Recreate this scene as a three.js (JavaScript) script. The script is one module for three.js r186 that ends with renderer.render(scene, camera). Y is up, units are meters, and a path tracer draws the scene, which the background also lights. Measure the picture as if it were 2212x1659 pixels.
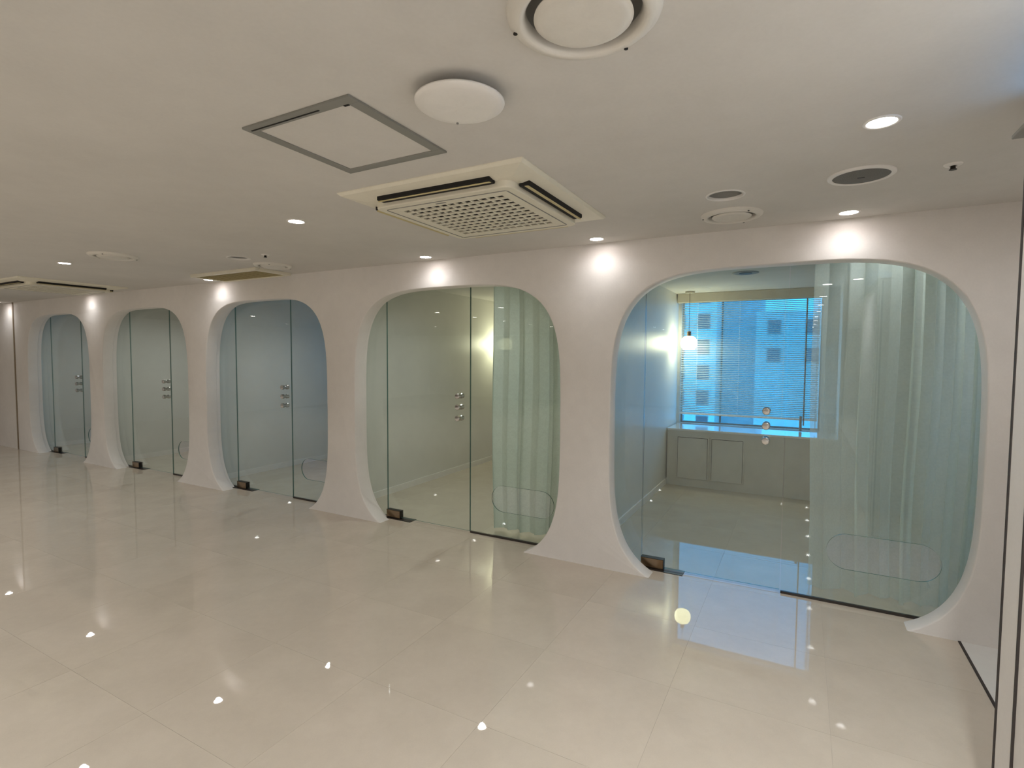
import * as THREE from 'three';
import { mergeGeometries, toCreasedNormals } from 'three/addons/utils/BufferGeometryUtils.js';
import { RoundedBoxGeometry } from 'three/addons/geometries/RoundedBoxGeometry.js';

// ------------------------------------------------------------------ camera, sky, exposure
const scene = new THREE.Scene();
const camera = new THREE.PerspectiveCamera(2 * Math.atan(829.5 / 1148.74) * 180 / Math.PI, 2212 / 1659, 0.05, 300);
camera.position.set(0, 1.5747, 3.7411);
camera.rotation.set(-0.0516, 0.4994, 0.0063, 'YXZ');
scene.background = new THREE.Color().setRGB(1.1, 2.4, 4.2);      // blue dusk sky outside the windows

const renderer = new THREE.WebGLRenderer({ antialias: true });
renderer.toneMapping = THREE.LinearToneMapping;
renderer.toneMappingExposure = 1.36;
renderer.shadowMap.enabled = true;

const LAMP_CD = 0.29, HALL_CD = 4.2;                                  // candela of a downlight by the wall, of a wide one in the hall
const LAMP_TINT = new THREE.Color().setRGB(0.95, 0.985, 1.0);
const PENDANT_CD = 0.46;
const PENDANT_TINT = new THREE.Color().setRGB(1.0, 0.96, 0.70);

const H = 2.4;                                                       // ceiling height

// ------------------------------------------------------------------ helpers
let seed = 12345;
const rnd = () => { seed = (seed * 1664525 + 1013904223) >>> 0; return seed / 4294967296; };
const taken = new Map();
function numbered(name) {
  const n = taken.get(name) ?? 0; taken.set(name, n + 1);
  return n ? `${name}_${String(n).padStart(3, '0')}` : name;
}
function noiseTexture(size, base, amp, coarse, rx = 1, ry = 1, srgb = true) {
  // two layers of value noise round a base colour
  const grid = (n) => { const g = []; for (let i = 0; i < n * n; i++) g.push(rnd()); return (x, y) => {
    const X = x * n, Y = y * n, i = Math.floor(X), j = Math.floor(Y), u = X - i, v = Y - j, s = (t) => t * t * (3 - 2 * t);
    const at = (a, b) => g[((b + n) % n) * n + ((a + n) % n)];
    return (at(i, j) * (1 - s(u)) + at(i + 1, j) * s(u)) * (1 - s(v)) + (at(i, j + 1) * (1 - s(u)) + at(i + 1, j + 1) * s(u)) * s(v); }; };
  const a = grid(coarse), b = grid(coarse * 5), d = new Uint8Array(size * size * 4);
  for (let y = 0; y < size; y++) for (let x = 0; x < size; x++) {
    const k = (y * size + x) * 4, v = (a(x / size, y / size) - 0.5) * 1.2 + (b(x / size, y / size) - 0.5) * 0.6 + (rnd() - 0.5) * 0.5;
    for (let c = 0; c < 3; c++) d[k + c] = Math.max(0, Math.min(255, base[c] + v * amp));
    d[k + 3] = 255;
  }
  const t = new THREE.DataTexture(d, size, size);
  t.wrapS = t.wrapT = THREE.RepeatWrapping; t.magFilter = THREE.LinearFilter; t.minFilter = THREE.LinearMipmapLinearFilter;
  t.repeat.set(rx, ry); if (srgb) t.colorSpace = THREE.SRGBColorSpace; t.needsUpdate = true;
  return t;
}
function metreUV(g) {                                                // box-projected uv, one unit a metre
  const p = g.attributes.position, n = g.attributes.normal, uv = new Float32Array(p.count * 2);
  for (let i = 0; i < p.count; i++) {
    const ax = Math.abs(n.getX(i)), ay = Math.abs(n.getY(i)), az = Math.abs(n.getZ(i));
    if (ay >= ax && ay >= az) { uv[2 * i] = p.getX(i); uv[2 * i + 1] = p.getZ(i); }
    else if (ax >= az) { uv[2 * i] = p.getZ(i); uv[2 * i + 1] = p.getY(i); }
    else { uv[2 * i] = p.getX(i); uv[2 * i + 1] = p.getY(i); }
  }
  g.setAttribute('uv', new THREE.BufferAttribute(uv, 2)); return g;
}
const box = (x0, x1, y0, y1, z0, z1) => metreUV(new THREE.BoxGeometry(x1 - x0, y1 - y0, z1 - z0).translate((x0 + x1) / 2, (y0 + y1) / 2, (z0 + z1) / 2));
const rbox = (x0, x1, y0, y1, z0, z1, r = 0.004, s = 2) => metreUV(new RoundedBoxGeometry(x1 - x0, y1 - y0, z1 - z0, s, r).translate((x0 + x1) / 2, (y0 + y1) / 2, (z0 + z1) / 2));
const cyl = (r0, r1, h, n = 32) => new THREE.CylinderGeometry(r0, r1, h, n);
const lathe = (pts, n = 64) => new THREE.LatheGeometry(pts.map(([x, y]) => new THREE.Vector2(x, y)), n);
function merge(list) { return mergeGeometries(list.map((g) => { const q = g.index ? g.toNonIndexed() : g; for (const k of Object.keys(q.attributes)) if (!['position', 'normal', 'uv'].includes(k)) q.deleteAttribute(k); q.clearGroups?.(); return q; })); }
function mesh(name, geometry, material, parent = scene) {
  const m = new THREE.Mesh(Array.isArray(geometry) ? merge(geometry) : geometry, material);
  m.name = parent === scene ? numbered(name) : name;
  m.castShadow = m.receiveShadow = true; parent.add(m); return m;
}
function thing(name, label, category, [x, y, z] = [0, 0, 0], group) {
  const o = new THREE.Group(); o.name = numbered(name); o.position.set(x, y, z);
  o.userData = { label, category }; if (group) o.userData.group = group; scene.add(o); return o;
}
function copyOf(o, [x, y, z], label, group) {
  const c = o.clone(); c.name = numbered(o.name.replace(/_\d{3}$/, '')); c.position.set(x, y, z);
  c.userData = { ...o.userData, label }; if (group) c.userData.group = group; scene.add(c); return c;
}
const struct = (o, label) => { o.userData.kind = 'structure'; if (label) o.userData.label = label; return o; };
const setting = (name, geometry, material, label) => struct(mesh(name, geometry, material), label);
function settingGroup(name, label) { const g = new THREE.Group(); g.name = numbered(name); scene.add(g); return struct(g, label); }

// ------------------------------------------------------------------ materials
const S = (o) => new THREE.MeshStandardMaterial(o);
const P = (o) => new THREE.MeshPhysicalMaterial(o);
const M = {
  wall: S({ map: noiseTexture(256, [233, 228, 223], 5, 6, 0.7, 0.7), roughness: 0.55, side: THREE.DoubleSide }),
  ceiling: S({ map: noiseTexture(256, [213, 209, 203], 5, 6, 0.5, 0.5), roughness: 0.85 }),
  roomWall: S({ map: noiseTexture(256, [222, 220, 214], 5, 6, 0.6, 0.6), roughness: 0.42 }),
  tiles: [0, 1, 2, 3].map((k) => P({ map: noiseTexture(256, [203 + k, 191 + k, 175 + k], 5, 7, 1.1, 1.1), roughness: 0.012, ior: 1.5 })),
  grout: S({ color: 0xb0a596, roughness: 0.8 }),
  whiteFloor: P({ map: noiseTexture(128, [226, 224, 220], 4, 6), roughness: 0.3 }),
  glass: P({ color: new THREE.Color().setRGB(0.935, 0.972, 0.952), transmission: 1, thickness: 0, roughness: 0, ior: 1.5, side: THREE.DoubleSide }),
  glassEdge: P({ color: new THREE.Color().setRGB(0.10, 0.20, 0.17), roughness: 0.15 }),
  clearGlass: P({ color: 0xf6fbff, transmission: 1, thickness: 0, roughness: 0, ior: 1.5, side: THREE.DoubleSide }),
  tintedGlass: P({ color: new THREE.Color().setRGB(0.26, 0.58, 0.67), transmission: 1, thickness: 0, roughness: 0, ior: 1.5, side: THREE.DoubleSide }),
  steel: S({ color: 0xc9c8c6, metalness: 1, roughness: 0.16 }),
  bronze: S({ color: 0x8f7a63, metalness: 1, roughness: 0.2 }),
  darkMetal: S({ color: 0x2b2724, metalness: 0.6, roughness: 0.4 }),
  channel: S({ color: 0x4a4643, metalness: 0.7, roughness: 0.35 }),
  seal: S({ color: 0x3a3330, roughness: 0.7 }),
  tanSeal: S({ color: 0x8d7c66, roughness: 0.6 }),
  plastic: S({ map: noiseTexture(128, [232, 226, 208], 4, 6, 2, 2), roughness: 0.45 }),
  whitePlastic: S({ map: noiseTexture(128, [236, 232, 227], 4, 6, 2, 2), roughness: 0.4 }),
  vent: S({ map: noiseTexture(128, [222, 217, 208], 4, 6, 3, 3), roughness: 0.4, side: THREE.DoubleSide }),
  alu: S({ color: 0x8c8b85, metalness: 0.1, roughness: 0.5 }),
  duct: S({ color: 0xb9b7b2, metalness: 0.3, roughness: 0.5, side: THREE.DoubleSide }),
  greyMetal: S({ color: 0x8b8a86, roughness: 0.55 }),
  speakerMesh: S({ map: noiseTexture(128, [112, 110, 106], 26, 40, 6, 6), roughness: 0.7 }),
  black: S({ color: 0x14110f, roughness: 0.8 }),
  yellowed: S({ color: 0xcbbd8e, roughness: 0.5 }),
  sheer: P({ map: noiseTexture(128, [234, 240, 234], 8, 20, 6, 6), roughness: 1, transmission: 0.5, thickness: 0, transparent: true, opacity: 0.5, side: THREE.DoubleSide }),
  sheerThick: P({ map: noiseTexture(128, [222, 232, 226], 8, 20, 6, 6), roughness: 1, transmission: 0.45, thickness: 0, transparent: true, opacity: 0.97, side: THREE.DoubleSide }),
  lens: S({ color: 0xffffff, emissive: 0xfff4f0, emissiveIntensity: 26, roughness: 0.4 }),
  opal: S({ color: 0xffffff, emissive: 0xfff8c8, emissiveIntensity: 4.0, roughness: 0.3 }),
  slat: P({ map: noiseTexture(64, [226, 230, 226], 4, 6), roughness: 0.9, transmission: 0.5, thickness: 0, side: THREE.DoubleSide }),
  gloss: P({ map: noiseTexture(64, [236, 236, 234], 3, 6), roughness: 0.08, clearcoat: 1, clearcoatRoughness: 0.03 }),
  cream: S({ map: noiseTexture(128, [196, 188, 170], 5, 6, 2, 2), roughness: 0.6 }),
  cabinet: S({ map: noiseTexture(128, [214, 209, 198], 5, 6, 2, 2), roughness: 0.5 }),
  facadeA: S({ map: noiseTexture(128, [232, 230, 226], 14, 8, 0.2, 0.2), roughness: 0.9 }),
  facadeB: S({ map: noiseTexture(128, [176, 182, 184], 14, 8, 0.2, 0.2), roughness: 0.9 }),
  facadeC: S({ map: noiseTexture(128, [205, 200, 192], 14, 8, 0.2, 0.2), roughness: 0.9 }),
  darkPane: P({ color: 0x4e5a60, roughness: 0.1 }),
};

// ------------------------------------------------------------------ the setting
const OPEN = [[-10.83, -8.855], [-8.49, -6.48], [-6.12, -4.13], [-3.757, -1.621], [-1.225, 0.885]];
const FACE = [-11.1, -8.73, -6.36, -4.1, -1.46];                     // left wall face of each room
const ROOM_R = [-8.83, -6.46, -4.2, -1.56, 1.0];
const WALL_L = -11.285, WALL_R = 1.3;

function openingPath([l, r], grow, n = 150) {                        // left foot, over the top, right foot
  const cx = (l + r) / 2, hw = (r - l) / 2 + grow, up = 1.115 + grow, dn = 1.13 + grow, cy = 1.05, low = -0.02, pts = [];
  const e = 0.5, a0 = Math.asin(Math.pow((cy - low) / dn, 2));
  const x0 = hw * Math.pow(Math.cos(a0), e);
  for (let i = 0; i <= n; i++) {
    const t = Math.PI + a0 - (Math.PI + 2 * a0) * i / n, c = Math.cos(t), s = Math.sin(t);
    pts.push([cx + hw * Math.sign(c) * Math.pow(Math.abs(c), e), cy + (s > 0 ? up : dn) * Math.sign(s) * Math.pow(Math.abs(s), e)]);
  }
  pts[0] = [cx - x0, low]; pts[n] = [cx + x0, low]; return pts;
}
function slab(grow, z0, z1, bevel) {
  const s = new THREE.Shape(); s.moveTo(WALL_L, -0.02);
  for (const o of OPEN) for (const [x, y] of openingPath(o, grow)) s.lineTo(x, y);
  s.lineTo(WALL_R, -0.02); s.lineTo(WALL_R, H + 0.02); s.lineTo(WALL_L, H + 0.02); s.closePath();
  const g = new THREE.ExtrudeGeometry(s, { depth: z1 - z0 - 2 * bevel, bevelEnabled: bevel > 0, bevelThickness: bevel, bevelSize: bevel, bevelOffset: -bevel, bevelSegments: 3, steps: 1 });
  g.translate(0, 0, z0 + bevel); return toCreasedNormals(g, 0.6);
}
{
  const w = settingGroup('wall_front', 'white wall with five rounded openings');
  mesh('facing', slab(0, -0.13, 0, 0.008), M.wall, w);
  mesh('backing', slab(0.03, -0.185, -0.13, 0), M.wall, w);
}
setting('wall_front_end', box(-13.5, WALL_L - 0.022, 0, H, -0.19, -0.004), M.wall, 'white wall beyond the tan joint');
setting('trim_1', box(WALL_L - 0.022, WALL_L + 0.02, 0, H, -0.1, 0.006), M.tanSeal, 'tan vertical joint strip in the white wall');

// floor: polished tiles on a grout bed, laid one by one where the photograph shows them
{
  const f = settingGroup('floor', 'polished beige floor tiles');
  mesh('grout_bed', box(-13.5, 0.81, -0.12, -0.0015, -3.7, 3.19), M.grout, f);
  const T = 0.66, gap = 0.0010, tile = metreUV(new THREE.BoxGeometry(T - gap, 0.012, T - gap));
  for (let i = 0; i < 22; i++) for (let j = -5; j < 5; j++) {
    const m = mesh('tile', tile, M.tiles[Math.floor(rnd() * 4)], f);
    m.position.set(0.81 - T * (i + 0.5), -0.006, -0.11 + T * (j + 0.5));
  }
  mesh('far_paving', box(-13.5, 0.81, -0.12, 0, 3.191, 13.5), M.tiles[0], f);
  mesh('corner_paving', box(0.8105, 1.15, -0.12, -0.0003, -3.7, -0.02), M.tiles[1], f);
  mesh('rear_paving', box(-13.5, 0.81, -0.11, -0.0005, -3.7, -3.411), M.tiles[0], f);
}
setting('floor_side', box(0.822, 1.3, -0.12, 0.002, -0.02, 13.5), M.whiteFloor, 'white glossy floor beyond the dark strip');
setting('trim_2', box(0.81, 0.822, -0.05, 0.004, 0.0, 3.2), M.seal, 'dark metal strip let into the floor');
const VENTS = [[-0.487, 2.503, 1], [-0.385, 0.40, 0.9], [-4.30, 0.46, 0.9], [-5.10, 1.39, 0.95]], CANS = [[-0.37, 0.81], [-4.25, 0.835]];
{
  const s = new THREE.Shape(); s.moveTo(-13.6, -3.75); s.lineTo(2.0, -3.75); s.lineTo(2.0, 13.6); s.lineTo(-13.6, 13.6); s.closePath();
  for (const [x, z, r] of [...VENTS.map(([x, z, k]) => [x, z, 0.14 * k]), ...CANS.map(([x, z]) => [x, z, 0.083])]) { const h = new THREE.Path(); h.absarc(x, z, r, 0, 2 * Math.PI, true); s.holes.push(h); }
  setting('ceiling', new THREE.ExtrudeGeometry(s, { depth: 0.15, bevelEnabled: false, curveSegments: 32 }).rotateX(Math.PI / 2).translate(0, H + 0.15, 0), M.ceiling, 'plain white ceiling');
}
setting('wall_left', box(-13.65, -13.5, 0, H, -3.7, 13.6), M.wall);
setting('wall_back', box(-13.6, 2.0, 0, H, 13.5, 13.65), M.wall);

// right side: low partition close by, window wall behind it
{
  const wz0 = 1.6, wz1 = 2.8, wy0 = 0.4, wy1 = 2.36;
  const g = [box(1.3, 1.45, 0, H, -0.2, wz0), box(1.3, 1.45, 0, H, wz1, 13.6), box(1.3, 1.45, 0, wy0, wz0, wz1), box(1.3, 1.45, wy1, H, wz0, wz1)];
  setting('wall_right', g, M.wall, 'white side wall with a window');
  const w = settingGroup('window_1', 'side window with blue evening light');
  mesh('pane', box(1.355, 1.361, wy0 + 0.04, wy1 - 0.04, wz0 + 0.04, wz1 - 0.04), M.clearGlass, w);
  const fr = (a, b, c, d) => box(1.33, 1.38, a, b, c, d);
  mesh('window_frame', [fr(wy0, wy0 + 0.04, wz0, wz1), fr(wy1 - 0.04, wy1, wz0, wz1), fr(wy0, wy1, wz0, wz0 + 0.04), fr(wy0, wy1, wz1 - 0.04, wz1)], M.whitePlastic, w);
}
{
  setting('wall_light_block', box(0.66, 1.3, 0, H, 1.5, 1.56), M.wall);  // unseen cross wall, added to keep window light off the ceiling beyond it
  const w = settingGroup('wall_partition', 'white partition with dark joints that stops short of the ceiling');
    mesh('end_seal', box(0.588, 0.60, 0, 2.265, 1.497, 1.512), M.seal, w);
  mesh('end_panel', rbox(0.59, 0.66, 0, 2.265, 1.512, 1.655, 0.003), M.wall, w);
  mesh('joint_seal', box(0.587, 0.65, 0, 2.265, 1.655, 1.664), M.seal, w);
  mesh('panel', rbox(0.592, 0.66, 0, 2.265, 1.664, 3.3, 0.003), M.wall, w);
  mesh('top_rail', rbox(0.555, 0.67, 2.265, 2.278, 1.49, 3.3, 0.003), M.alu, w);
}

// room dividers and the rear wall with its windows
const REAR = -3.55;
FACE.forEach((x, i) => setting(`wall_divider_${i + 1}`, box(x - 0.1, x, 0, H, REAR, -0.19), M.roomWall));
setting('wall_divider_6', box(1.0, 1.1, 0, H, REAR, -0.19), M.roomWall);
const WIN = [[-9.9, -9.2, 1.0, 2.1], [-5.2, -4.5, 1.0, 2.1], [-1.42, 0.2, 0.71, 2.32]];
{
  const s = new THREE.Shape(); s.moveTo(-13.5, -0.02); s.lineTo(1.1, -0.02); s.lineTo(1.1, H + 0.02); s.lineTo(-13.5, H + 0.02); s.closePath();
  for (const [a, b, c, d] of WIN) { const h = new THREE.Path(); h.moveTo(a, c); h.lineTo(a, d); h.lineTo(b, d); h.lineTo(b, c); h.closePath(); s.holes.push(h); }
  setting('wall_rear', new THREE.ExtrudeGeometry(s, { depth: 0.15, bevelEnabled: false }).translate(0, 0, REAR - 0.15), M.roomWall, 'rear wall of the glass-fronted rooms');
  WIN.forEach(([a, b, c, d], k) => {
    const wide = k === 2, w = settingGroup(`window_${k + 2}`, wide ? 'wide window behind the lowered blind' : undefined), z0 = REAR - 0.1, z1 = REAR - 0.06, t = wide ? 0.018 : 0.035;
    mesh('window_frame', [box(a, b, c, c + t, z0, z1), box(a, b, d - t, d, z0, z1), box(a, a + t, c, d, z0, z1), box(b - t, b, c, d, z0, z1)], M.alu, w);
    mesh('pane', box(a + t, b - t, c + t, d - t, REAR - 0.083, REAR - 0.077), M.tintedGlass, w);
  });
}
FACE.forEach((x, i) => setting(`baseboard_${i + 1}`, box(x, x + 0.012, 0, 0.07, REAR, -0.215), M.whitePlastic));

// ------------------------------------------------------------------ glass fronts
const HINGE = [-10.52, -8.16, -5.845, -3.525, -1.025], EDGE = [-9.54, -7.2, -4.89, -2.567, -0.088], GZ = -0.2, GT = 0.01;
const ROOMNAME = ['beside the tan wall joint', 'of the second room from the tan wall joint', 'of the middle room', 'of the room next to the one with the blind', 'of the room with the window blind'];
const SHORT = ['room beside the tan wall joint', 'second room from the tan wall joint', 'middle room', 'room next to the one with the blind', 'room with the window blind'];
function pane(x0, x1, y0, y1, hole) {
  const s = new THREE.Shape(); s.moveTo(x0, y0); s.lineTo(x1, y0); s.lineTo(x1, y1); s.lineTo(x0, y1); s.closePath();
  if (hole) {
    const [a, b, c, r] = hole, h = new THREE.Path();
    h.moveTo(a + r, c - r); h.absarc(a + r, c, r, -Math.PI / 2, Math.PI / 2, true); h.absarc(b - r, c, r, Math.PI / 2, -Math.PI / 2, true); h.closePath(); s.holes.push(h);
  }
  return new THREE.ExtrudeGeometry(s, { depth: GT, bevelEnabled: false, curveSegments: 40 }).translate(0, 0, -GT / 2);
}
const PILL = [-9.42, -7.07, -4.75, -2.341, 0.172];
const knobGeo = (() => {                                             // a short spool through the glass, along z
  const g = lathe([[0, -0.045], [0.021, -0.045], [0.025, -0.041], [0.025, -0.018], [0.017, -0.012], [0.017, 0.012], [0.025, 0.018], [0.025, 0.041], [0.021, 0.045], [0, 0.045]], 32);
  return g.rotateX(Math.PI / 2);
})();
for (let i = 0; i < 5; i++) {
  const hx = HINGE[i], ex = EDGE[i];
  const d = settingGroup(`door_${i + 1}`, `frameless glass door ${ROOMNAME[i]}`);
  d.position.set(hx, 0, GZ); if (i === 4) d.rotation.y = 0.024;
  mesh('pane', pane(0.003, ex - hx - 0.003, 0.014, H - 0.005), [M.glass, M.glassEdge], d);
  const patch = mesh('patch_fitting', rbox(0.0, 0.165, 0.006, 0.078, -0.024, 0.024, 0.003), M.bronze, d);
  mesh('cover_edge', [box(-0.001, 0.166, 0.078, 0.0805, -0.025, 0.025), box(0.165, 0.168, 0.006, 0.0805, -0.025, 0.025)], M.darkMetal, patch);
  mesh('pivot_block', box(0.0, 0.16, 0.001, 0.012, -0.018, 0.018), M.darkMetal, d);
  for (const y of [1.22, 1.12, 1.02]) { const k = mesh('knob', knobGeo, M.steel, d); k.position.set(ex - hx - 0.115, y, 0); }
  const near = ['by the tan wall joint', 'in the second room from the tan wall joint', 'in the middle room', 'in the room next to the blind', 'in the room with the blind'][i];
  const a = thing('side_glass', `narrow fixed glass pane beside the door ${near}`, 'glass panel', [0, 0, GZ]);
  mesh('pane', pane(FACE[i] + 0.001, hx - 0.003, 0.012, H - 0.002), [M.glass, M.glassEdge], a);
  mesh('bottom_channel', box(FACE[i] + 0.001, hx - 0.003, 0.0, 0.014, -0.009, 0.009), M.channel, a);
  const b = thing('slotted_glass', `fixed glass pane with a pill-shaped slot ${near}`, 'glass panel', [0, 0, GZ]);
  mesh('pane', pane(ex + 0.003, ROOM_R[i] - 0.001, 0.012, H - 0.002, [PILL[i], PILL[i] + 0.59, 0.347, 0.114]), [M.glass, M.glassEdge], b);
  mesh('bottom_channel', box(ex + 0.003, ROOM_R[i] - 0.001, 0.0, 0.016, -0.009, 0.009), M.channel, b);
  const s = thing('floor_spring', `dark floor spring plate under the door ${near}`, 'door hardware', [hx - 0.05, 0, GZ]);
  mesh('cover_plate', rbox(0, 0.36, 0.0, 0.004, -0.05, 0.05, 0.0015), M.channel, s);
}

// ------------------------------------------------------------------ rooms: curtains, blind, cabinet, pendants
function curtain(x0, x1, z, folds, amp, seedling, dense) {
  const g = new THREE.BufferGeometry(), nx = folds * 24, ny = 16, pos = [], uv = [], idx = [];
  const ph = (t) => folds * 2 * Math.PI * t;
  for (let j = 0; j <= ny; j++) for (let i = 0; i <= nx; i++) {
    const t = i / nx, y = 0.03 + (H - 0.06) * j / ny, drape = 1 - 0.35 * (j / ny), a = ph(dense ? Math.pow(t, 1.5) : t);
    const k = 0.75 + 0.4 * Math.sin(3.1 * t * folds + seedling);
    const wob = 0.02 * Math.sin(2.3 * y + seedling + 4 * t) * (1 - j / ny);
    pos.push(x0 + (x1 - x0) * t + 0.62 * amp * k * Math.sin(2 * a + 0.4) * drape * 0.55 + wob, y, z + amp * k * Math.sin(a) * drape);
    uv.push(t * folds * 0.3, y);
    if (i < nx && j < ny) { const p = j * (nx + 1) + i; idx.push(p, p + 1, p + nx + 1, p + 1, p + nx + 2, p + nx + 1); }
  }
  g.setAttribute('position', new THREE.Float32BufferAttribute(pos, 3)); g.setAttribute('uv', new THREE.Float32BufferAttribute(uv, 2)); g.setIndex(idx); g.computeVertexNormals(); return g;
}
function sheerCurtain(label, x0, x1, folds, amp, s, dense, cloth = M.sheer) {
  const c = thing('sheer_curtain', label, 'curtain', [0, 0, 0]);
  mesh('drape', curtain(x0, x1, -0.37, folds, amp, s, dense), cloth, c);
  mesh('curtain_track', box(x0 - 0.02, x1, H - 0.03, H, -0.385, -0.355), M.whitePlastic, c);
}
sheerCurtain('pale sheer curtain drawn aside in the room with the window blind', 0.05, 0.96, 7, 0.07, 0.7, true);
sheerCurtain('pale sheer curtain in the room next to the one with the blind', -2.44, -1.58, 6, 0.05, 2.1, false, M.sheerThick);

{ // wide sill over a low cupboard
  const c = thing('low_cupboard', 'low cupboard with two framed doors under the window sill', 'cupboard', [0, 0, 0]);
  const F = -2.95;
  mesh('carcass', box(-1.447, 0.36, 0.0, 0.68, REAR + 0.002, F - 0.002), M.cabinet, c);
  for (const [a, b] of [[-1.33, -0.955], [-0.935, -0.565]]) {
    const d = mesh('door', rbox(a, b, 0.10, 0.62, F - 0.002, F + 0.014, 0.003), M.cabinet, c);
    mesh('groove_shade', [box(a + 0.012, b - 0.012, 0.60, 0.605, F + 0.014, F + 0.017), box(a + 0.012, a + 0.016, 0.11, 0.6, F + 0.014, F + 0.017), box(b - 0.016, b - 0.012, 0.11, 0.6, F + 0.014, F + 0.017)], M.channel, d);  // dark raised strips drawn in place of the shaded door grooves
  }
  const s = thing('window_sill', 'white window sill board lit blue below the blind', 'sill', [0, 0, 0]);
  mesh('board', rbox(-1.447, 0.36, 0.68, 0.705, REAR + 0.002, F + 0.012, 0.004), M.gloss, s);
  setting('wall_pier', box(0.36, 1.0, 0, H, REAR + 0.002, -2.95), M.roomWall);
}
{ // venetian blind
  const b = thing('venetian_blind', 'white horizontal slat blind lowered over the bright window', 'blind', [0, 0, 0]);
  mesh('headbox', rbox(-1.447, 0.2, 2.285, 2.398, REAR + 0.05, REAR + 0.17, 0.004), M.cream, b);
  const list = [];
  for (let y = 0.865; y < 2.285; y += 0.0225) list.push(new THREE.BoxGeometry(1.57, 0.0006, 0.025).rotateX(0.5).translate(-0.615, y, REAR + 0.09));
  const sl = mesh('slats', list, M.slat, b); sl.userData.kind = 'stuff';
  mesh('bottom_rail', rbox(-1.40, 0.17, 0.835, 0.855, REAR + 0.075, REAR + 0.105, 0.004), M.whitePlastic, b);
  for (const x of [-1.2, -0.7, -0.2]) mesh('ladder_cord', box(x - 0.0015, x + 0.0015, 0.85, 2.29, REAR + 0.103, REAR + 0.105), M.whitePlastic, b);
  const w = mesh('wand', cyl(0.008, 0.008, 1.5, 12).translate(0.03, 1.53, REAR + 0.14), M.greyMetal, b);
  mesh('wand_grip', cyl(0.014, 0.016, 0.18, 12).translate(0.0, 0.80, REAR + 0.14), M.greyMetal, w);
  mesh('pull_cord', cyl(0.003, 0.003, 1.5, 8).translate(0.15, 1.5, REAR + 0.12), M.greyMetal, b);
}
function pendant(label, x, z) {
  const p = thing('pendant_lamp', label, 'lamp', [x, 0, z]);
  const prof = [[0.0, -0.085], [0.055, -0.085], [0.078, -0.072], [0.096, -0.04], [0.101, 0.0], [0.094, 0.036], [0.074, 0.066], [0.045, 0.082], [0.024, 0.088]];
  const gl = mesh('globe_shade', lathe(prof, 48).translate(0, 1.76, 0), M.opal, p);
  mesh('socket_cap', cyl(0.024, 0.026, 0.055, 24).translate(0, 1.875, 0), M.bronze, p);
  mesh('cord', cyl(0.003, 0.003, 0.49, 8).translate(0, 2.145, 0), M.darkMetal, p);
  mesh('ceiling_canopy', cyl(0.055, 0.06, 0.02, 32).translate(0, 2.39, 0), M.cream, p);
  const l = new THREE.PointLight(PENDANT_TINT, PENDANT_CD); l.position.set(0, 1.76, 0); l.castShadow = true; l.shadow.radius = 4; p.add(l);
}
pendant('glowing white globe pendant lamp hanging in front of the blind', -1.26, -3.2);
pendant('globe pendant lamp behind the sheer curtain in the next room', -3.9, -3.2);
{
  const s = thing('wall_switch', 'small white switch plate on the room side wall', 'switch', [FACE[4], 1.36, -0.79]);
  mesh('plate', rbox(0.0, 0.012, -0.06, 0.06, -0.035, 0.035, 0.003), M.whitePlastic, s);
  mesh('rocker', rbox(0.012, 0.017, -0.04, 0.04, -0.018, 0.018, 0.002), M.steel, s);
}

// ------------------------------------------------------------------ ceiling fittings
function downlight(label, x, z, group, ref) {
  let d;
  if (!ref) {
    d = thing('downlight', label, 'lamp', [x, H, z], group);
    mesh('trim_ring', lathe([[0.045, -0.001], [0.046, -0.004], [0.054, -0.005], [0.058, -0.002], [0.058, 0.0]], 40), M.whitePlastic, d);
    mesh('lens', cyl(0.046, 0.046, 0.002, 40).translate(0, -0.0015, 0), M.lens, d);
    const l = new THREE.SpotLight(LAMP_TINT, LAMP_CD, 0, 1.32, 1.0); l.position.set(0, -0.012, 0); l.castShadow = true; l.shadow.radius = 1.6;
    l.target.position.set(0, -2, 0); d.add(l); d.add(l.target);
  } else d = ref(label, x, z, group);
  return d;
}
const firstLamp = downlight('lit downlight close to the wall above the room with the blind', 0.204, 0.157);
function lampCopy(label, x, z, group, cd = LAMP_CD, angle = 1.32) {
  const c = new THREE.Group(); c.name = numbered('downlight'); c.position.set(x, H, z); c.userData = { label, category: 'lamp' }; if (group) c.userData.group = group;
  for (const k of firstLamp.children) if (k.isMesh) { const m = k.clone(); c.add(m); }
  const l = new THREE.SpotLight(LAMP_TINT, cd, 0, angle, 1.0); l.position.set(0, -0.012, 0); l.castShadow = true; l.shadow.radius = 1.6;
  l.target.position.set(0, -2, 0); c.add(l); c.add(l.target); scene.add(c); return c;
}
lampCopy('lit downlight at the wall over the pillar beside the room with the blind', -1.289, 0.157);
lampCopy('lit downlight at the wall above the curtained room next to the blind', -2.784, 0.157);
lampCopy('lit downlight at the wall beside the long brown ceiling grille', -5.774, 0.157);
lampCopy('lit downlight at the wall over the pillar of the second room from the tan joint', -8.72, 0.157);
lampCopy('lit downlight at the wall beyond the tan joint', -11.42, 0.157);
lampCopy('large lit downlight between the ceiling speaker and the blue glow', 0.217, 1.46);
lampCopy('lit downlight beside the cassette air conditioner away from the wall', -2.769, 1.459);
lampCopy('lit downlight beyond the round vent away from the wall', -5.93, 1.40);
const hall = (x, z, cd = HALL_CD) => lampCopy('lit downlight out in the hall', x, z, 'downlights out in the hall', cd, 1.4);
for (let k = 0; k < 8; k++) { hall(0.217, 2.765 + 1.305 * k); if (k) for (const x of [-3.05, -6.1]) hall(x, 2.765 + 1.305 * k); }
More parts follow.
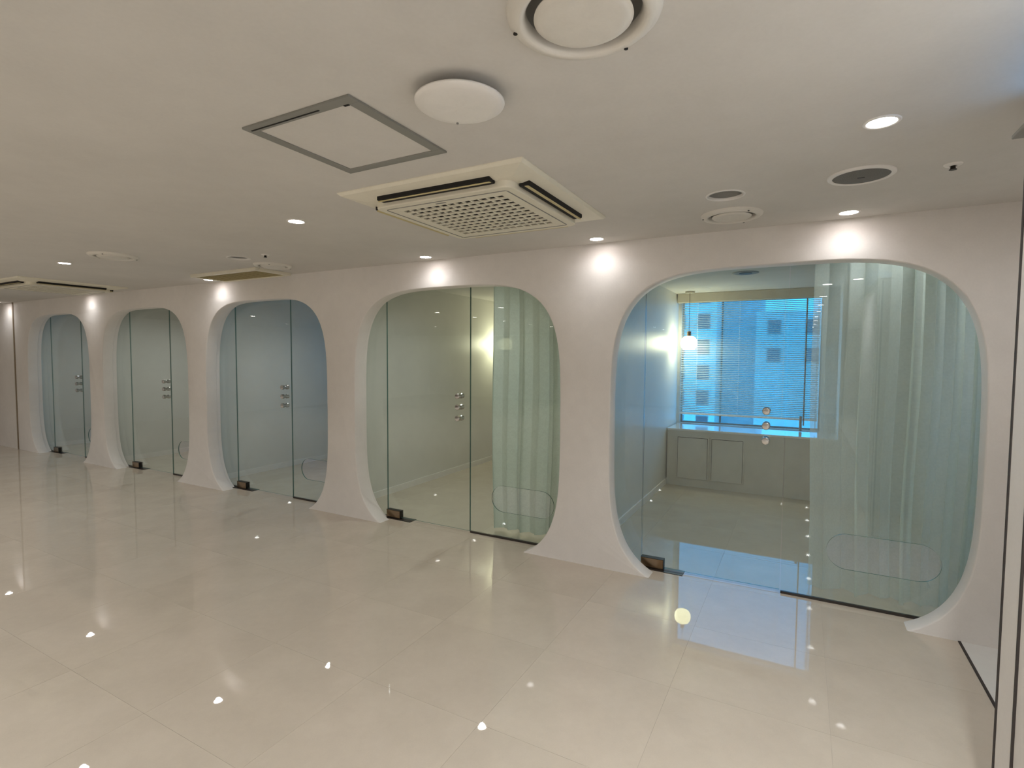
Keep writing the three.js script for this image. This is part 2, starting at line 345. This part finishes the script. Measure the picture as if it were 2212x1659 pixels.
hall(0.48, 2.45); hall(-4.5, 3.7, 1.2); for (const [x, z] of [[-7.4, 3.2], [-10.3, 3.2], [-9.1, 5.4], [-9.1, 8.0], [-12.0, 5.4]]) hall(x, z, 5.6);  // the closing list: unseen lamps added to brighten the left pillars
const fillLamp = (label, x, cd, z = -0.95) => lampCopy(label, x, z, undefined, cd, 1.45);  // unseen fill lamps, added to brighten the rooms behind the glass
fillLamp('added fill downlight inside the room beside the tan wall joint', -9.9, 1.9); fillLamp('added fill downlight inside the second room from the tan wall joint', -7.6, 2.7); fillLamp('added fill downlight inside the middle room', -5.2, 2.1);
fillLamp('added fill downlight inside the room next to the blind', -2.9, 2.6); fillLamp('added fill downlight inside the room with the blind', 0.42, 1.1, -0.6); fillLamp('added fill downlight above the white side floor', 1.02, 0.75, 0.8);  // last one: out-of-view lamp added to lift the right end of the wall

function cassette(label, x, z) {
  const a = thing('air_conditioner', label, 'air conditioner', [x, H, z]);
  const R = 0.532;
  { // bevelled outer panel: sloping skirt with four slots
    const inner = 0.43, pts = (r, y) => [[-r, y, -r], [r, y, -r], [r, y, r], [-r, y, r]], A = pts(R, -0.004), B = pts(R - 0.012, -0.016), C = pts(inner, -0.034);
    const pos = [], quad = (p, q, r2, s) => pos.push(...p, ...q, ...r2, ...p, ...r2, ...s);
    const T = pts(R, 0);
    for (let k = 0; k < 4; k++) { const n = (k + 1) % 4; quad(T[n], T[k], A[k], A[n]); quad(A[n], A[k], B[k], B[n]); quad(B[n], B[k], C[k], C[n]); }
    quad(C[0], C[1], C[2], C[3]);
    const g = new THREE.BufferGeometry(); g.setAttribute('position', new THREE.Float32BufferAttribute(pos, 3)); g.computeVertexNormals(); metreUV(g);
    const mt = M.plastic.clone(); mt.side = THREE.DoubleSide; mesh('outer_panel', g, mt, a);
  }
  const rr = (h, r) => { const s = new THREE.Shape(); s.moveTo(-h + r, -h); s.lineTo(h - r, -h); s.absarc(h - r, -h + r, r, -Math.PI / 2, 0); s.lineTo(h, h - r); s.absarc(h - r, h - r, r, 0, Math.PI / 2); s.lineTo(-h + r, h); s.absarc(-h + r, h - r, r, Math.PI / 2, Math.PI); s.lineTo(-h, -h + r); s.absarc(-h + r, -h + r, r, Math.PI, 1.5 * Math.PI); return s; };
  { // inner frame with square grille hole
    const s = rr(0.405, 0.05); const h = new THREE.Path(), q = 0.305; h.moveTo(-q, -q); h.lineTo(-q, q); h.lineTo(q, q); h.lineTo(q, -q); h.closePath(); s.holes.push(h);
    const g = new THREE.ExtrudeGeometry(s, { depth: 0.03, bevelEnabled: true, bevelThickness: 0.006, bevelSize: 0.006, bevelOffset: -0.006, bevelSegments: 2, curveSegments: 10 });
    mesh('inner_frame', g.rotateX(Math.PI / 2).translate(0, -0.03, 0), M.plastic, a);
    const rim = rr(0.362, 0.02), hr = new THREE.Path(), e = 0.356; hr.moveTo(-e, -e); hr.lineTo(-e, e); hr.lineTo(e, e); hr.lineTo(e, -e); hr.closePath(); rim.holes.push(hr);
    mesh('frame_line', new THREE.ExtrudeGeometry(rim, { depth: 0.002, bevelEnabled: false }).rotateX(Math.PI / 2).translate(0, -0.0658, 0), M.greyMetal, a);
  }
  const gr = mesh('intake_grille', (() => { const L = []; const q = 0.305; for (let i = 0; i <= 13; i++) { const t = -q + 2 * q * i / 13; L.push(box(t - 0.0055, t + 0.0055, -0.064, -0.058, -q, q)); } for (let i = 0; i <= 11; i++) { const t = -q + 2 * q * i / 11; L.push(box(-q, q, -0.065, -0.059, t - 0.009, t + 0.009)); } return L; })(), M.plastic, a);
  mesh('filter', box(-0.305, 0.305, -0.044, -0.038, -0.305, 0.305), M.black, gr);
  for (let k = 0; k < 4; k++) {                                       // air slots: solid black boxes for the shade inside, plus louvres
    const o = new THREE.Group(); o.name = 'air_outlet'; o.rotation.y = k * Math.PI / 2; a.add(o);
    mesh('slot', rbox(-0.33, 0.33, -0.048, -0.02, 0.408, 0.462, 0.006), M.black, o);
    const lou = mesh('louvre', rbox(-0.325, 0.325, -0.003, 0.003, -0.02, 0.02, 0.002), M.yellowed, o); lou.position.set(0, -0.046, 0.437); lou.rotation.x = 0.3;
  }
  mesh('status_strip', box(-0.06, 0.0, -0.0675, -0.066, 0.325, 0.335), M.greyMetal, a);
}
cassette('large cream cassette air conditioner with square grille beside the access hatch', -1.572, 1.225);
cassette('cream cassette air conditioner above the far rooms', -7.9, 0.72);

{ // access hatch
  const a = thing('access_hatch', 'square ceiling access hatch with grey aluminium frame', 'hatch', [-1.548, H, 2.214]);
  const o = 0.265, w = 0.042;
  const bar = (x0, x1, z0, z1, y) => rbox(x0, x1, -0.008, y, z0, z1, 0.0015);
  const f = mesh('frame', [bar(-o, o, o - w, o, 0), bar(-o, o, -o, -o + w, 0), bar(-o, -o + w, -o + w, o - w, 0), bar(o - w, o, -o + w, o - w, 0)], M.alu, a);
  mesh('gap', box(-o + 0.02, o - 0.16, -0.0092, -0.0078, o - 0.028, o - 0.022), M.black, f);
  mesh('lid', box(-o + w, o - w, -0.004, 0, -o + w, o - w), M.ceiling, a);
  mesh('latch', box(-0.02 + o - w, o - w + 0.002, -0.0095, -0.008, o - w - 0.004, o - w + 0.004), M.black, a);
}
{ // flat round lamp, off
  const a = thing('ceiling_disc', 'flat round white ceiling disc on a hidden base', 'ceiling fitting', [-0.965, H, 2.325]);
  mesh('base', cyl(0.05, 0.05, 0.03, 40).translate(0, -0.015, 0), M.whitePlastic, a);
  mesh('shell', lathe([[0, -0.05], [0.1, -0.049], [0.128, -0.045], [0.139, -0.038], [0.141, -0.033], [0.132, -0.028], [0, -0.028]], 72), M.whitePlastic, a);
  mesh('button', cyl(0.004, 0.004, 0.004, 12).translate(-0.07, -0.0495, -0.09), M.greyMetal, a);
}
function vent(label, [x, z, k]) {
  const a = thing('air_vent', label, 'vent', [x, H, z]);
  const p = (l) => l.map(([r, y]) => [r * k, y * k]);
  const fl = mesh('flange', lathe(p([[0.139, 0.01], [0.141, -0.012], [0.148, -0.02], [0.157, -0.022], [0.17, -0.019], [0.183, -0.008], [0.186, 0]]), 72), M.vent, a);
  mesh('duct', lathe(p([[0, 0.13], [0.139, 0.13], [0.139, 0.01]]), 48), M.duct, a);
  const ds = mesh('disc', lathe(p([[0, -0.026], [0.09, -0.025], [0.108, -0.022], [0.119, -0.015], [0.118, -0.011], [0.1, -0.008], [0, -0.008]]), 72), M.vent, a);
  mesh('stem', cyl(0.012 * k, 0.012 * k, 0.138 * k, 16).translate(0, 0.061 * k, 0), M.duct, ds);
  for (let i = 0; i < 3; i++) { const t = 1.9 + i * 2.094; mesh('screw', cyl(0.0055 * k, 0.0055 * k, 0.003, 12).translate(0.171 * k * Math.sin(t + 0.9), -0.0195 * k, 0.171 * k * Math.cos(t + 0.9)), M.darkMetal, fl); }
}
['large round ceiling vent with screws behind the flat disc', 'round ceiling vent beside the recessed grey downlight near the blind room', 'round ceiling vent beside the long brown ceiling grille', 'round ceiling vent away from the wall beside a lit downlight'].forEach((t, i) => vent(t, VENTS[i]));
function deadLight(label, [x, z]) {
  const a = thing('unlit_downlight', label, 'ceiling fitting', [x, H, z]);
  mesh('rim', lathe([[0.0825, 0.01], [0.083, -0.004], [0.092, -0.004], [0.095, 0]], 48), M.whitePlastic, a);
  mesh('reflector', lathe([[0, 0.05], [0.076, 0.05], [0.0825, 0.01]], 48), M.greyMetal, a);
}
['dark grey unlit downlight between the air conditioner and the speaker', 'dark grey unlit downlight beside the far round vent'].forEach((t, i) => deadLight(t, CANS[i]));
{
  const a = thing('ceiling_speaker', 'round ceiling speaker with grey mesh and white rim', 'speaker', [0.206, H, 0.85]);
  mesh('rim', lathe([[0.112, -0.004], [0.113, -0.009], [0.126, -0.009], [0.133, -0.004], [0.133, 0]], 64), M.whitePlastic, a);
  const g = mesh('grille', lathe([[0, -0.012], [0.06, -0.0105], [0.112, -0.005]], 64), M.speakerMesh, a);
  mesh('badge', box(-0.014, 0.014, -0.0135, -0.0118, -0.004, 0.004), M.darkMetal, g);
}
function sprinkler(label, x, z) {
  const a = thing('sprinkler_head', label, 'sprinkler', [x, H, z]);
  mesh('escutcheon', lathe([[0.012, -0.008], [0.03, -0.005], [0.034, 0]], 32), M.whitePlastic, a);
  mesh('nozzle', cyl(0.008, 0.01, 0.016, 16).translate(0, -0.012, 0), M.darkMetal, a);
  mesh('deflector', cyl(0.014, 0.014, 0.002, 20).translate(0, -0.022, 0), M.darkMetal, a);
}
sprinkler('small sprinkler head beside the ceiling speaker', 0.535, 0.83);
sprinkler('small sprinkler head near the far round vent', -3.91, 0.83);
{ // long return grille near the wall
  const a = thing('return_grille', 'long brown-grey ceiling grille along the wall above the middle room', 'vent', [-5.06, H, 0.27]);
  const X = 0.52, Z = 0.2, w = 0.035, b = (x0, x1, z0, z1) => rbox(x0, x1, -0.03, 0, z0, z1, 0.003);
  mesh('frame', [b(-X, X, Z - w, Z), b(-X, X, -Z, -Z + w), b(-X, -X + w, -Z + w, Z - w), b(X - w, X, -Z + w, Z - w)], M.plastic, a);
  for (let i = 0; i < 9; i++) { const z = -Z + w + (2 * Z - 2 * w) * (i + 0.5) / 9; const s = mesh('slat', box(-X + w, X - w, -0.002, 0.002, -0.014, 0.014), M.yellowed, a); s.position.set(0, -0.018, z); s.rotation.x = 0.7; }
  mesh('filter', box(-X + w, X - w, -0.003, -0.001, -Z + w, Z - w), M.black, a);
}
{ // small vent on the ceiling of the room with the blind
  const a = thing('room_vent', 'small dark round vent on the ceiling of the room with the blind', 'vent', [-0.51, H, -1.9]);
  mesh('ring', lathe([[0.06, -0.008], [0.1, -0.01], [0.12, -0.004], [0.12, 0]], 40), M.greyMetal, a);
  mesh('core', cyl(0.06, 0.06, 0.012, 32).translate(0, -0.006, 0), M.darkMetal, a);
}

// ------------------------------------------------------------------ buildings across the street
function building(label, mat, x0, x1, y0, y1, z, depth, cols, rows, ww, wh) {
  const b = thing('building', label, 'building', [0, 0, 0]);
  const wl = mesh('wall', box(x0, x1, y0, y1, z - depth, z), mat, b);
  for (let i = 0; i < cols; i++) for (let j = 0; j < rows; j++) {
    const cx = x0 + (x1 - x0) * (i + 0.5) / cols, cy = y1 - 1.6 - j * 2.9;
    const f = mesh('window', rbox(cx - ww / 2, cx + ww / 2, cy - wh / 2, cy + wh / 2, z, z + 0.08, 0.02), M.alu, b);
    mesh('pane', box(cx - ww / 2 + 0.1, cx + ww / 2 - 0.1, cy - wh / 2 + 0.1, cy + wh / 2 - 0.1, z + 0.08, z + 0.1), M.darkPane, f);
  }
}
building('pale apartment block with two columns of dark windows', M.facadeA, -14.0, -8.6, -12, 10.2, -60, 12, 2, 6, 1.35, 1.7);
building('grey tower beside the pale apartment block', M.facadeB, -8.4, -4.6, -12, 10.0, -64, 12, 0, 0, 1.2, 1.5);
building('low tan building across the street', M.facadeC, -4.4, 6.0, -12, 6.4, -58, 12, 3, 2, 1.3, 1.5);

renderer.render(scene, camera);
